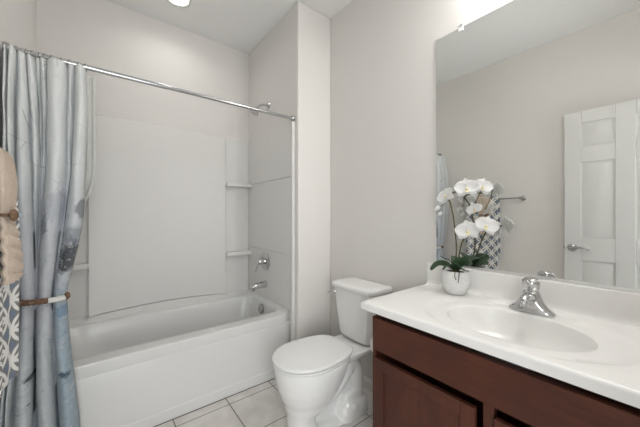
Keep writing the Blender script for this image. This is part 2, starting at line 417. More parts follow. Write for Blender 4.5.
for py, cols in CUR_LEV:
    Yp = 1.80; z = at_Y(40, py, Yp).z
    levels.append((z, [at_Y(c, py, cur_y(z)-0.02).x for c in cols]))
levels = levels[::-1]       # ascending z
def cols_at(z):
    t = [(a, *b) for a, b in levels]; return lerp_table(t, z)
def curtain_sheet(zlo, zhi, nz, fold, ybase, per=12, xl=0.0, xr=0.0):
    bm = bmesh.new(); uvl = bm.loops.layers.uv.new('UVMap'); rows = []
    top = levels[-1][1]
    for iz in range(nz+1):
        z = zlo + (zhi-zlo)*iz/nz; c = cols_at(z); row = []
        for s in range(len(c)-1):
            a, b = c[s], c[s+1]; w = max(b-a, 1e-4)
            A = (min(0.105, 2.6*w) if s > 1 else 0.125)*fold*lerp_table([(0.5, 1.0), (0.80, 0.52), (0.88, 0.52), (1.3, 0.95), (1.7, 1.0), (1.95, 0.8)], z)[0]
            for q in range(per if s < len(c)-2 else per+1):
                t = q/per
                h = math.sin(PI*t)**0.4 if 0 < t < 1 else 0
                wob = 0.004*math.sin(9*z + 2.1*s) + 0.0025*math.sin(23*z+4*s+5*t)
                u = top[s] + (top[s+1]-top[s])*t
                row.append((Vector((a + w*t + wob*0.6*h, ybase(z) + 0.028 - A*h - wob*h, z)), (u, z)))
        rows.append(row)
    V = [[bm.verts.new(p) for p, _ in r] for r in rows]
    for i in range(nz):
        for j in range(len(V[0])-1):
            f = bm.faces.new((V[i][j], V[i][j+1], V[i+1][j+1], V[i+1][j]))
            for lp, (ii, jj) in zip(f.loops, ((i, j), (i, j+1), (i+1, j+1), (i+1, j))):
                lp[uvl].uv = rows[ii][jj][1]
    return bm
k = NT('curtain_print')
uv = k.n('ShaderNodeUVMap').outputs[0]; su = k.n('ShaderNodeSeparateXYZ'); k.l(uv, su.inputs[0])
U, V_ = su.outputs[0], su.outputs[1]
n1 = k.noise(k.scale(uv, (9, 4.2, 1)), 1.0, 5, 0.62, 0.4); n2 = k.noise(k.scale(uv, (34, 13, 1)), 1.0, 5, 0.7, 0.8); n3 = k.noise(k.scale(uv, (12, 30, 1)), 1.0, 4, 0.7, 1.4)
weave = k.noise(k.scale(uv, (260, 900, 1)), 1.0, 2)
vv = k.math('ADD', V_, k.math('MULTIPLY', k.math('SUBTRACT', n1, 0.5), 0.5))
c = k.ramp(k.math('DIVIDE', vv, 2.0), [(0.06, s2l((178, 184, 187))), (0.30, s2l((186, 191, 194))), (0.42, s2l((186, 189, 194))), (0.58, s2l((200, 203, 207))), (0.72, s2l((214, 217, 218))), (0.97, s2l((222, 224, 223)))])
# slate-blue watercolour clouds, stronger low on the cloth
low = k.math('SUBTRACT', 1.0, k.step(V_, 0.5, 1.5))
c = k.mix(k.math('MULTIPLY', k.step(n2, 0.52, 0.70), k.math('MULTIPLY_ADD', low, 0.36, 0.05)), c, (*s2l((92, 118, 140)), 1))
c = k.mix(k.math('MULTIPLY', k.step(n3, 0.60, 0.72), k.math('MULTIPLY', low, 0.55)), c, (*s2l((196, 206, 208)), 1))
# teal towards the free edge at the bottom
teal = k.math('MULTIPLY', k.step(U, -0.135, -0.075), k.math('SUBTRACT', 1.0, k.step(V_, 0.75, 1.0)))
c = k.mix(k.math('MULTIPLY', teal, k.math('MULTIPLY_ADD', n2, 0.8, 0.05)), c, (*s2l((108, 144, 166)), 1))
# charcoal splashes
def splash(u0, v0, ru, rv, col, thr=0.46, st=0.9):
    global c
    du = k.math('DIVIDE', k.math('SUBTRACT', U, u0), ru); dv = k.math('DIVIDE', k.math('SUBTRACT', V_, v0), rv)
    r = k.math('SQRT', k.math('ADD', k.math('MULTIPLY', du, du), k.math('MULTIPLY', dv, dv)))
    m_ = k.math('SUBTRACT', 1.0, k.step(k.math('ADD', r, k.math('MULTIPLY', k.math('SUBTRACT', n2, 0.5), 2.6)), 0.6, 1.1))
    c = k.mix(k.math('MULTIPLY', m_, st), c, (*s2l(col), 1))
splash(-0.068, 1.03, 0.040, 0.075, (62, 64, 70)); splash(-0.058, 1.13, 0.045, 0.05, (120, 128, 138), st=0.6)
splash(-0.190, 1.18, 0.022, 0.075, (84, 92, 110), st=0.6); splash(-0.13, 1.26, 0.05, 0.09, (150, 155, 170), st=0.4)
splash(-0.06, 1.25, 0.02, 0.05, (84, 90, 98), st=0.7); splash(-0.26, 0.52, 0.022, 0.016, (60, 64, 68)); splash(-0.24, 0.36, 0.02, 0.014, (66, 70, 72)); splash(-0.075, 0.50, 0.016, 0.02, (60, 78, 94)); splash(-0.07, 0.78, 0.03, 0.03, (112, 140, 164), st=0.7)
n4 = k.noise(k.scale(uv, (60, 46, 1)), 1.0, 4, 0.75, 0.6); n5 = k.noise(k.scale(uv, (150, 110, 1)), 1.0, 2, 0.6)
low2 = k.math('SUBTRACT', 1.0, k.step(V_, 0.95, 1.45))
c = k.mix(k.math('MULTIPLY', k.step(n4, 0.56, 0.66), k.math('MULTIPLY_ADD', low2, 0.45, 0.08)), c, (*s2l((206, 212, 213)), 1))
c = k.mix(k.math('MULTIPLY', k.math('SUBTRACT', 1.0, k.step(n4, 0.30, 0.40)), k.math('MULTIPLY_ADD', low2, 0.5, 0.08)), c, (*s2l((122, 140, 152)), 1))
c = k.mix(k.math('MULTIPLY', k.math('MULTIPLY', k.step(n5, 0.64, 0.70), k.step(n1, 0.5, 0.62)), low2), c, (*s2l((62, 66, 70)), 1))
# thin dark twigs
wv = k.n('ShaderNodeTexVoronoi', feature='DISTANCE_TO_EDGE'); k.l(k.scale(uv, (7, 4.5, 1)), wv.inputs['Vector']); wv.inputs['Scale'].default_value = 1.6
tw = k.math('MULTIPLY', k.math('SUBTRACT', 1.0, k.step(wv.outputs['Distance'], 0.0, 0.014)), k.step(n1, 0.50, 0.60))
c = k.mix(k.math('MULTIPLY', tw, 0.4), c, (*s2l((86, 92, 96)), 1))
k.base(c, 0.8, 0, 0.15); k.b.inputs['Sheen Weight'].default_value = 0.1
k.bump(k.math('ADD', k.math('MULTIPLY', weave, 0.25), k.math('MULTIPLY', n2, 0.75)), 0.25, 0.003); M['curtain'] = k.m
o = obj('shower_curtain', curtain_sheet(0.13, RZ-0.017, 150, 1.0, cur_y), M['curtain'], None, True, autos=False)
s_ = o.modifiers.new('thickness', 'SOLIDIFY'); s_.thickness = 0.0022; s_.offset = 0
tag(o, 'pale blue-grey watercolour shower curtain gathered at the left of the tub', 'shower curtain')

k = NT('liner_vinyl'); k.base(s2l((222, 226, 222)), 0.35, 0, 0.4); k.b.inputs['Transmission Weight'].default_value = 0.35; k.b.inputs['IOR'].default_value = 1.05
k.b.inputs['Alpha'].default_value = 0.62
M['liner'] = k.m
bm = bmesh.new(); rows = []
for iz in range(61):
    z = 0.50 + (RZ-0.03-0.50)*iz/60; f = max(0, min(1, (z-0.95)/0.5)); f = f*f*(3-2*f)
    xr = -0.175 + (0.155)*f; xl = -0.30
    rows.append([bm.verts.new((xl + (xr-xl)*q/70, 1.851 - 0.0*f + 0.010*math.sin(q*0.9+0.6*math.sin(3*z)), z)) for q in range(71)])
for a, b in zip(rows, rows[1:]):
    for j in range(70): bm.faces.new((a[j], a[j+1], b[j+1], b[j]))
o = obj('curtain_liner', bm, M['liner'], None, True, autos=False)
tag(o, 'translucent white vinyl liner showing past the shower curtain edge', 'curtain liner')

ring0 = None
ring_x = [-0.318, -0.297, -0.270, -0.243, -0.225, -0.207, -0.180, -0.150, -0.118, -0.088, -0.060]
for i, x in enumerate(ring_x):
    if ring0 is None:
        bm = bmesh.new(); pts = []
        for q in range(29):
            t = 2*PI*q/28; pts.append((0.003*math.sin(t*1.0), 0.018*math.cos(t), -0.005 + 0.0195*math.sin(t)))
        tube(bm, pts, 0.0013, 6, False)
        ring0 = obj('curtain_ring', bm, M['nickel'], None, True, autos=False); o = ring0
    else:
        o = ring0.copy(); COL.objects.link(o)
    o.location = (x, RY, RZ); o.rotation_euler = (0, 0, random.uniform(-0.5, 0.5))
    tag(o, 'thin metal ring hanging the shower curtain from the rod', 'curtain ring', 'rings along the curtain rod')

# tieback: a twisted brown rope round the waist of the curtain
TBZ = at_Y(40, 300, 1.77).z
tb = thing('curtain_tieback', 'twisted brown rope tieback with a pale clasp round the curtain', 'tieback', (-0.2, 1.78, TBZ))
cxa, cya, ra, rb = -0.2065, 1.779, 0.084, 0.044
k = NT('rope_fibre'); k.base(k.mix(k.noise(k.coord(), 120, 4, 0.7), (*s2l((84, 62, 48)), 1), (*s2l((148, 120, 98)), 1)), 0.8, 0, 0.2); M['rope'] = k.m
bm = bmesh.new()
for ph in (0, 2*PI/3, 4*PI/3):
    pts = []
    for q in range(200):
        t = 2*PI*q/199; w = ph + 10*t
        pts.append((cxa + (ra+0.0058*math.cos(w))*math.cos(t), cya + (rb+0.0058*math.cos(w))*math.sin(t), TBZ + 0.0066*math.sin(w)))
    tube(bm, pts, 0.0066, 7, False)
local(tb, obj('rope', bm, M['rope'], tb, True, autos=False))
bm = bmesh.new(); pts = [(cxa+ra*1.0, cya-0.02, TBZ+0.004), (cxa+ra+0.004, cya-0.03, TBZ+0.006), (cxa+ra+0.007, cya-0.032, TBZ+0.014), (cxa+ra+0.003, cya-0.034, TBZ+0.021), (cxa+ra-0.004, cya-0.036, TBZ+0.018)]
tube(bm, smooth_path(pts), 0.0055, 8); local(tb, obj('rope_end', bm, M['rope'], tb))
bm = bmesh.new(); pts = []
for q in range(13):
    t = -1.30 + 0.75*q/12; pts.append((cxa + (ra+0.002)*math.cos(t), cya + (rb+0.004)*math.sin(t), TBZ))
tube(bm, pts, 0.0128, 14); cl = local(tb, obj('clasp', bm, simple('clasp_white', (216, 216, 212), 0.35), tb)); cl['label'] = 'pale tube clasp'

# ------------------------------------------------------------------ towel bar and towels on the left wall
BX, BZ = -0.268, 1.388
bar = thing('towel_bar', 'brushed metal towel bar on the left wall under the towels', 'towel bar', (XL, 1.245, BZ))
bm = bmesh.new(); tube(bm, [(BX, 0.945, BZ), (BX, 1.545, BZ)], 0.008, 14); local(bar, obj('bar', bm, M['nickel'], bar))
for y in (0.953, 1.537):
    bm = bmesh.new(); lathe(bm, [(0, 0), (0.024, 0), (0.024, 0.008), (0.012, 0.014), (0.012, 0.060), (0.015, 0.064), (0.015, 0.082), (0, 0.083)], 24, axis_mat((XL+0.0005, y, BZ), (1, 0, 0)))
    local(bar, obj('post', bm, M['nickel'], bar))
def towel(name, path, wfun, ripple, mat, thick, ncol=48):
    """path: (x, z) points over the bar, wfun(i/n) -> (y centre, half width)"""
    P = smooth_path([(x, 0, z) for x, z in path], 12); bm = bmesh.new(); uvl = bm.loops.layers.uv.new('UVMap'); rows = []; L = 0
    for i, p in enumerate(P):
        if i: L += (P[i]-P[i-1]).length
        t = (P[min(i+1, len(P)-1)] - P[max(i-1, 0)]).normalized(); nrm = Vector((-t.z, 0, t.x))
        yc, hw = wfun(i/(len(P)-1), p)
        row = []
        for j in range(ncol+1):
            s = j/ncol*2-1
            d_ = ripple(s, p, i/(len(P)-1))
            row.append((bm.verts.new(p + Vector((0, yc + hw*s, 0)) + nrm*(-d_)), (s, L)))
        rows.append(row)
    for i in range(len(rows)-1):
        for j in range(ncol):
            f = bm.faces.new([rows[a][b][0] for a, b in ((i, j), (i, j+1), (i+1, j+1), (i+1, j))])
            for lp, (a, b) in zip(f.loops, ((i, j), (i, j+1), (i+1, j+1), (i+1, j))): lp[uvl].uv = (rows[a][b][1][0]*0.165, rows[a][b][1][1])
    o = obj(name, bm, mat, None, True, autos=False)
    s_ = o.modifiers.new('thickness', 'SOLIDIFY'); s_.thickness = thick; s_.offset = 0
    b_ = o.modifiers.new('soft', 'SUBSURF'); b_.levels = 1; b_.render_levels = 1
    return o
# lattice print: white interlaced rings on grey with blue lozenges
k = NT('lattice_towel'); uv = k.n('ShaderNodeUVMap').outputs[0]
def ringset(off):
    mp = k.n('ShaderNodeMapping'); mp.inputs['Scale'].default_value = (9.5, 9.5, 1); mp.inputs['Location'].default_value = (off, off, 0); k.l(uv, mp.inputs[0])
    fr_ = k.n('ShaderNodeVectorMath', operation='FRACTION'); k.l(mp.outputs[0], fr_.inputs[0])
    sb = k.n('ShaderNodeVectorMath', operation='SUBTRACT'); k.l(fr_.outputs[0], sb.inputs[0]); sb.inputs[1].default_value = (0.5, 0.5, 0)
    ln = k.n('ShaderNodeVectorMath', operation='LENGTH'); k.l(sb.outputs[0], ln.inputs[0]); return ln.outputs['Value']
ra_, rb_ = ringset(0.0), ringset(0.5)
def band(r): return k.math('SUBTRACT', 1.0, k.step(k.math('ABSOLUTE', k.math('SUBTRACT', r, 0.47)), 0.042, 0.066))
wh = k.math('MAXIMUM', band(ra_), band(rb_))
bl = k.math('SUBTRACT', 1.0, k.step(k.math('MINIMUM', ra_, rb_), 0.13, 0.17))
c = k.mix(bl, (*s2l((134, 134, 133)), 1), (*s2l((122, 132, 148)), 1))
c = k.mix(wh, c, (*s2l((232, 231, 228)), 1))
fz = k.noise(k.coord(), 260, 2)
k.base(c, 0.9, 0, 0.1); k.bump(fz, 0.5, 0.004); M['lattice'] = k.m
k = NT('beige_terry'); fz = k.noise(k.coord(), 300, 3); k.base(k.mix(fz, (*s2l((192, 174, 156)), 1), (*s2l((222, 207, 192)), 1)), 0.95, 0, 0.1); k.bump(fz, 0.8, 0.006); M['terry'] = k.m
o = towel('bath_towel', [(-0.308, 0.80), (-0.306, 1.10), (-0.298, 1.30), (-0.290, 1.385), (-0.268, 1.408), (-0.247, 1.388), (-0.243, 1.30), (-0.246, 1.0), (-0.248, 0.66)],
          lambda t, p: (1.305, 0.158), lambda s, p, t: ((0.004*math.sin(4*s*PI) - 0.014*math.exp(-((s-0.78)/0.17)**2)*min(1, max(0, (1.36-p.z)/0.2)) - 0.012*math.exp(-((s+0.95)/0.15)**2)*min(1, max(0, (1.36-p.z)/0.2))) if p.x > -0.26 else 0.002*math.sin(4*s*PI)) , M['lattice'], 0.010)
tag(o, 'white bath towel with grey ring lattice print hanging on the towel bar', 'towel')
def hw_hand(t, p):
    z = p.z
    if p.x < -0.27: return (1.275, 0.066)
    return (1.275, lerp_table([(1.02, 0.084), (1.10, 0.078), (1.19, 0.052), (1.222, 0.040), (1.26, 0.054), (1.32, 0.066), (1.45, 0.066)], z)[0])
def rip_hand(s, p, t):
    if p.x < -0.27: return 0
    g = lerp_table([(1.02, 0.005), (1.16, 0.005), (1.222, 0.003), (1.30, 0.006), (1.40, 0.001)], p.z)[0]
    return g*math.sin(s*4.2*PI)*(1 if p.z < 1.4 else 0.3) + 0.003*math.sin(170*p.z + 2*s)*(1 if p.z < 1.19 else 0)
o = towel('hand_towel', [(-0.323, 1.32), (-0.321, 1.37), (-0.308, 1.412), (-0.268, 1.434), (-0.234, 1.412), (-0.226, 1.37), (-0.224, 1.30), (-0.226, 1.222), (-0.221, 1.16), (-0.215, 1.10), (-0.213, 1.02)],
          hw_hand, rip_hand, M['terry'], 0.014)
tag(o, 'plush beige hand towel cinched over the lattice bath towel', 'towel')
tt = thing('towel_tie', 'brown beaded band cinching the beige hand towel', 'tie', (-0.215, 1.275, 1.222))
bm = bmesh.new(); pts = []
for q in range(33):
    t = 2*PI*q/32; pts.append((-0.2245 + 0.0155*math.cos(t), 1.275 + 0.052*math.sin(t), 1.222))
tube(bm, pts, 0.0045, 8, False); local(tt, obj('band', bm, M['rope'], tt, True, autos=False))
bm = bmesh.new(); lathe(bm, [(0, 0), (0.017, 0.001), (0.019, 0.005), (0.013, 0.011), (0, 0.013)], 20, axis_mat((-0.210, 1.238, 1.222), (1, -0.2, 0)))
local(tt, obj('shell_disc', bm, M['rope'], tt))
bm = bmesh.new(); lathe(bm, [(0, 0), (0.007, 0.002), (0.008, 0.012), (0.007, 0.022), (0, 0.024)], 14, axis_mat((-0.216, 1.322, 1.222), (0.5, 1, 0)))
bd = local(tt, obj('bead', bm, simple('pale_bead', (168, 182, 190), 0.3), tt)); bd['label'] = 'pale blue bead'

# ------------------------------------------------------------------ toilet (axis along X, tank against the right wall)
TYC = 1.318
tl = thing('toilet', 'white two-piece toilet with elongated closed lid between tub and vanity', 'toilet', (1.1, TYC, 0))
def add(o): return local(tl, o)
# bowl, pedestal and foot: stacked egg-shaped sections (front x, back x, half width, roundness)
def egg(x0, x1, hw, z, n=64, tail=0.62, e=2.0, eb=3.1):
    xm = x0 + (x1-x0)*0.46; out = []
    for i in range(n):
        t = 2*PI*i/n; c, s = math.cos(t), math.sin(t)
        if c < 0: x = xm - (xm-x0)*abs(c)**(2/e)
        else: x = xm + (x1-xm)*abs(c)**(2/eb)
        y = math.copysign(abs(s)**(2/e), s)*hw
        if c > 0: y = math.copysign(abs(s)**(2/eb), s)*hw*(1 - (1-tail)*(abs(c)**(2/eb))**2)
        out.append(Vector((x, TYC+y, z)))
    return out
bm = bmesh.new()
sec = [(0.000, 0.806, 1.335, 0.110, 0.9), (0.012, 0.806, 1.335, 0.110, 0.9), (0.022, 0.815, 1.325, 0.100, 0.9), (0.04, 0.818, 0.965, 0.094, 0.95), (0.10, 0.816, 0.955, 0.090, 0.95), (0.125, 0.811, 1.00, 0.100, 0.9),
       (0.15, 0.803, 1.05, 0.116, 0.85), (0.18, 0.795, 1.09, 0.127, 0.8), (0.22, 0.776, 1.13, 0.148, 0.74), (0.27, 0.758, 1.17, 0.164, 0.70), (0.32, 0.748, 1.195, 0.173, 0.70), (0.36, 0.743, 1.215, 0.177, 0.70), (0.385, 0.742, 1.225, 0.177, 0.70), (0.393, 0.746, 1.222, 0.173, 0.70)]
loft(bm, [egg(a, b, h, z, tail=tl_) for z, a, b, h, tl_ in sec])
# web behind the front column, and the deck that carries the tank
loft(bm, [sup(1.09, TYC, 0.22, 0.046, 0.0, 5, 40), sup(1.09, TYC, 0.22, 0.044, 0.24, 5, 40), sup(1.12, TYC, 0.20, 0.05, 0.32, 5, 40)])
loft(bm, [sup(1.24, TYC, 0.11, 0.085, 0.325, 3.2, 40), sup(1.285, TYC, 0.150, 0.122, 0.350, 3.6, 40), sup(1.295, TYC, 0.165, 0.137, 0.368, 4, 40), sup(1.295, TYC, 0.165, 0.139, 0.395, 4, 40)])
for sgn in (-1, 1):
    # trapway: a ridge climbing under the bowl, then dropping to the foot
    p = smooth_path([(1.00, TYC+sgn*0.020, 0.130), (1.06, TYC+sgn*0.042, 0.150), (1.12, TYC+sgn*0.056, 0.195), (1.18, TYC+sgn*0.060, 0.255), (1.235, TYC+sgn*0.056, 0.315)], 6)
    tube(bm, p, [0.030 + 0.008*i/(len(p)-1) for i in range(len(p))], 16)
    p = smooth_path([(1.235, TYC+sgn*0.046, 0.345), (1.262, TYC+sgn*0.056, 0.26), (1.272, TYC+sgn*0.056, 0.14), (1.275, TYC+sgn*0.054, 0.02)], 6)
    tube(bm, p, 0.048, 16)
    # foot flare with the bolt boss
    loft(bm, [sup(1.222, TYC+sgn*0.070, 0.112, 0.064, 0.0, 3.2, 32), sup(1.222, TYC+sgn*0.070, 0.111, 0.063, 0.05, 3.2, 32), sup(1.226, TYC+sgn*0.066, 0.104, 0.058, 0.082, 2.8, 32), sup(1.228, TYC+sgn*0.058, 0.084, 0.046, 0.10, 2.4, 32), sup(1.23, TYC+sgn*0.055, 0.072, 0.040, 0.135, 2.2, 32), sup(1.235, TYC+sgn*0.05, 0.045, 0.026, 0.150, 2.2, 32)])
bowl = obj('bowl', bm, M['porcelain'], tl, True, autos=False); add(bowl)
r = bowl.modifiers.new('remesh', 'REMESH'); r.mode = 'VOXEL'; r.voxel_size = 0.0045; r.use_smooth_shade = True
s_ = bowl.modifiers.new('smooth', 'SMOOTH'); s_.factor = 0.5; s_.iterations = 7
# seat and lid
def slab(name, x0, x1, hw, z0, z1, mat, crown=0.0, rnd=0.006, tail=0.66):
    bm = bmesh.new()
    rg = [egg(x0+rnd, x1-rnd*0.5, hw-rnd, z0, tail=tail, eb=5.5), egg(x0+rnd*0.2, x1, hw-rnd*0.2, z0+rnd*0.5, tail=tail, eb=5.5), egg(x0, x1, hw, z0+rnd, tail=tail, eb=5.5), egg(x0, x1, hw, z1-rnd, tail=tail, eb=5.5), egg(x0+rnd*0.3, x1-rnd*0.3, hw-rnd*0.3, z1-rnd*0.3, tail=tail, eb=5.5), egg(x0+rnd, x1-rnd, hw-rnd, z1, tail=tail, eb=5.5)]
    for f in (0.93, 0.8, 0.55, 0.3): 
        xm = x0+(x1-x0)*0.5
        rg.append(egg(xm+(x0-xm)*f, xm+(x1-xm)*f, hw*f, z1 + crown*(1-f*f), tail=tail, eb=5.5))
    loft(bm, rg); return add(obj(name, bm, mat, tl, True, autos=False))
slab('seat_ring', 0.735, 1.182, 0.1805, 0.3975, 0.4095, M['seat'], rnd=0.003, tail=0.76)
slab('seat_lid', 0.731, 1.200, 0.184, 0.4135, 0.4305, M['seat'], 0.004, rnd=0.004, tail=0.76)
for sgn in (-1, 1):
    bm = bmesh.new(); tube(bm, [(1.196, TYC+sgn*0.075-0.022, 0.412), (1.196, TYC+sgn*0.075+0.022, 0.412)], 0.0135, 14)
    add(obj('seat_hinge', bm, M['seat'], tl, True, 0.002))
# tank
def tank_ring(z, x0, x1, hw, bow, r, n=14):
    pts = []       # bowed front (-x), flat back
    m = 16
    for i in range(m+1):
        s = -1 + 2*i/m; y = s*hw
        x = x0 - bow*(1-s*s)
        e = max(0, (abs(s)*hw-(hw-r))/r)
        x += r*(1-math.sqrt(max(0, 1-e*e)))
        pts.append(Vector((x, TYC+y, z)))
    pts += [Vector((x1-r*0.3, TYC+hw, z)), Vector((x1, TYC+hw-r*0.5, z)), Vector((x1, TYC-hw+r*0.5, z)), Vector((x1-r*0.3, TYC-hw, z))]
    return pts
TKB = 1.472
bm = bmesh.new()
loft(bm, [tank_ring(0.402, 1.315, TKB-0.01, 0.120, 0.010, 0.03), tank_ring(0.412, 1.305, TKB, 0.132, 0.012, 0.03), tank_ring(0.43, 1.298, TKB, 0.138, 0.014, 0.03), tank_ring(0.56, 1.290, TKB, 0.158, 0.016, 0.03), tank_ring(0.727, 1.280, TKB, 0.179, 0.018, 0.03)])
add(obj('tank', bm, M['porcelain'], tl, True, 0.004, 3))
bm = bmesh.new()
loft(bm, [tank_ring(0.728, 1.276, TKB+0.002, 0.184, 0.018, 0.035), tank_ring(0.733, 1.268, TKB+0.005, 0.191, 0.020, 0.04), tank_ring(0.752, 1.264, TKB+0.006, 0.195, 0.022, 0.045), tank_ring(0.763, 1.268, TKB+0.005, 0.191, 0.022, 0.045), tank_ring(0.768, 1.282, TKB-0.004, 0.178, 0.02, 0.045), tank_ring(0.770, 1.32, TKB-0.03, 0.12, 0.01, 0.03)])
add(obj('tank_lid', bm, M['porcelain'], tl, True, 0.003, 2))
bm = bmesh.new(); lx, ly, lz = 1.276, TYC+0.150, 0.695
lathe(bm, [(0, 0), (0.014, 0), (0.014, 0.006), (0.008, 0.012), (0.007, 0.022), (0, 0.023)], 18, axis_mat((lx+0.004, ly, lz), (-1, 0, 0)))
tube(bm, smooth_path([(lx-0.018, ly-0.004, lz), (lx-0.022, ly+0.015, lz-0.002), (lx-0.026, ly+0.04, lz-0.008)]), [0.006]*17, 10)
add(obj('flush_lever', bm, M['chrome'], tl))
for sgn in (-1, 1):
    bm = bmesh.new(); lathe(bm, [(0, -0.006), (0.019, -0.006), (0.0185, 0.013), (0.013, 0.020), (0, 0.022)], 18, axis_mat((1.195, TYC+sgn*0.121, 0.078), (0, sgn*0.8, 0.6)))
    add(obj('bolt_cap', bm, M['seat'], tl))

# ------------------------------------------------------------------ vanity cabinet
VX, VY0, VY1, VZ = 0.957, YE+0.014, 0.843, 0.797
vc = thing('vanity_cabinet', 'dark cherry wood vanity cabinet with two doors under the countertop', 'cabinet', (1.2, 0.33, 0))
addv = lambda o: local(vc, o)
bm = bmesh.new()
bx(bm, VX+0.02, XR-0.003, VY1-0.016, VY1, 0, VZ); bx(bm, VX+0.02, XR-0.003, VY0, VY0+0.016, 0, VZ)     # sides
bx(bm, VX+0.02, XR-0.003, VY0+0.016, VY1-0.016, 0.09, 0.105); bx(bm, XR-0.009, XR-0.003, VY0+0.016, VY1-0.016, 0.105, VZ)
addv(obj('carcass', bm, M['woodZ'], vc, False))
bm = bmesh.new(); bx(bm, VX+0.055, VX+0.07, VY0+0.016, VY1-0.016, 0, 0.09); addv(obj('toe_kick', bm, M['woodY'], vc, False))
bm = bmesh.new()
for y0, y1 in ((VY0, VY0+0.045), (0.353, 0.384), (VY1-0.018, VY1)): bx(bm, VX, VX+0.02, y0, y1, 0.09, 0.772)
for y0, y1 in ((VY0+0.045, 0.353), (0.384, VY1-0.018)):
    for z0, z1 in ((0.09, 0.122), (0.627, 0.665), (0.735, 0.772)): bx(bm, VX+0.0005, VX+0.02, y0, y1, z0, z1)
addv(obj('face_frame', bm, M['woodY'], vc, False))
bm = bmesh.new(); bx(bm, VX-0.020, VX-0.0005, VY0+0.030, 0.818, 0.643, 0.776); addv(obj('drawer_front', bm, M['woodY'], vc, True, 0.003))
def cab_door(y0, y1, z0, z1):
    st = 0.048; xf, xb = VX-0.020, VX-0.0005
    bm = bmesh.new(); bx(bm, xf, xb, y0, y0+st, z0, z1); bx(bm, xf, xb, y1-st, y1, z0, z1)
    bx(bm, xf, xb, y0+st, y1-st, z0, z0+st); bx(bm, xf, xb, y0+st, y1-st, z1-st, z1)
    d = addv(obj('cabinet_door', bm, M['woodZ'], vc, True, 0.0025))
    bm = bmesh.new(); bx(bm, xf+0.008, xb-0.001, y0+st-0.001, y1-st+0.001, z0+st-0.001, z1-st+0.001)
    p = obj('door_panel', bm, M['woodZ'], d, False)
    return d
cab_door(0.402, 0.818, 0.118, 0.606); cab_door(VY0+0.030, 0.346, 0.118, 0.606)

# toilet paper roll on a holder fixed to the vanity's far side
PRX, PRY, PRZ = 1.085, 0.922, 0.577
th = thing('paper_holder', 'small chrome toilet paper holder on the vanity side by the tank', 'paper holder', (PRX+0.055, VY1, PRZ))
for x in (PRX-0.010, PRX+0.115):
    bm = bmesh.new(); lathe(bm, [(0, 0), (0.016, 0), (0.016, 0.005), (0.007, 0.009), (0.007, 0.085), (0, 0.087)], 16, axis_mat((x, VY1+0.0005, PRZ), (0, 1, 0)))
    local(th, obj('bracket', bm, M['chrome'], th))
bm = bmesh.new(); tube(bm, [(PRX-0.008, PRY, PRZ), (PRX+0.113, PRY, PRZ)], 0.006, 12); local(th, obj('roller', bm, M['chrome'], th))
bm = bmesh.new(); n = 40; prof = [(0.018, 0), (0.052, 0), (0.054, 0.003), (0.054, 0.102), (0.052, 0.105), (0.018, 0.105)]
rg = [[Vector((PRX+h, PRY + r_*math.cos(2*PI*q/n), PRZ - 0.0122 + r_*math.sin(2*PI*q/n))) for q in range(n)] for r_, h in prof]
loft(bm, rg + [rg[0]], False, False); bmesh.ops.remove_doubles(bm, verts=bm.verts, dist=1e-6)
o = obj('toilet_paper_roll', bm, simple('tissue', (236, 234, 230), 0.9, 0, 0.1, (200, 0.3, 0.002)))
tag(o, 'white toilet paper roll peeking out beside the vanity', 'toilet paper')

# ------------------------------------------------------------------ countertop with integral oval basin
CX0, CX1, CYa, CYb, CZ = 0.9276, XR-0.002, YE+0.004, 0.8877, 0.834
ct = thing('vanity_countertop', 'white cultured marble vanity top with integral oval sink', 'countertop', (1.2, 0.35, VZ))
BCX, BCY, BA, BB = 1.176, 0.376, 0.226, 0.168      # bowl centre; semi-axes along Y and X
angs = []
cs = [(CX0, CYa), (CX1, CYa), (CX1, CYb), (CX0, CYb)]
nA = 128; angs = [2*PI*i/nA for i in range(nA)]
for x, y in cs:      # snap the nearest ray to each corner
    a = math.atan2(y-BCY, x-BCX) % (2*PI); j = min(range(nA), key=lambda q: min(abs(angs[q]-a), 2*PI-abs(angs[q]-a))); angs[j] = a
def oval(fx, fy, z, cx=BCX, cy=BCY):
    out = []
    for a in angs:
        c, s = math.cos(a), math.sin(a); rr = 1/math.sqrt((c/fx)**2 + (s/fy)**2); out.append(Vector((cx+c*rr, cy+s*rr, z)))
    return out
def rect(inset, z, front=True):
    out = []; x0, x1, y0, y1 = CX0+inset, CX1, CYa, CYb-inset
    for a in angs:
        c, s = math.cos(a), math.sin(a); t = 1e9
        if c > 1e-9: t = min(t, (x1-BCX)/c)
        if c < -1e-9: t = min(t, (x0-BCX)/c)
        if s > 1e-9: t = min(t, (y1-BCY)/s)
        if s < -1e-9: t = min(t, (y0-BCY)/s)
        out.append(Vector((BCX+c*t, BCY+s*t, z)))
    return out
rg = [oval(0.03, 0.03, CZ-0.122)]
for f, dz in ((0.45, 0.119), (0.65, 0.110), (0.78, 0.094), (0.87, 0.072), (0.93, 0.046), (0.965, 0.022), (0.99, 0.010), (1.015, 0.0075), (1.05, 0.0065)):
    rg.append(oval(BB*f, BA*f, CZ-dz))
OX, OY = 0.236, 0.300
def mixr(A, B, t): return [a + (b-a)*t for a, b in zip(A, B)]
ro = oval(OX, OY, CZ-0.0065, BCX, BCY)
for p in ro: p.x = min(max(p.x, CX0+0.045), CX1-0.055)
rg.append(mixr(rg[-1], ro, 0.5)); rg[-1] = [Vector((p.x, p.y, CZ-0.0065)) for p in rg[-1]]
rg.append(ro)
R0 = rect(0.010, CZ)
def toward(t, z): return [Vector((a.x+(b.x-a.x)*t, a.y+(b.y-a.y)*t, z)) for a, b in zip(ro, R0)]
rg.append(toward(0.05, CZ-0.001)); rg.append(toward(0.09, CZ+0.0003)); rg.append(toward(0.3, CZ)); rg.append(toward(0.6, CZ)); rg.append(R0)
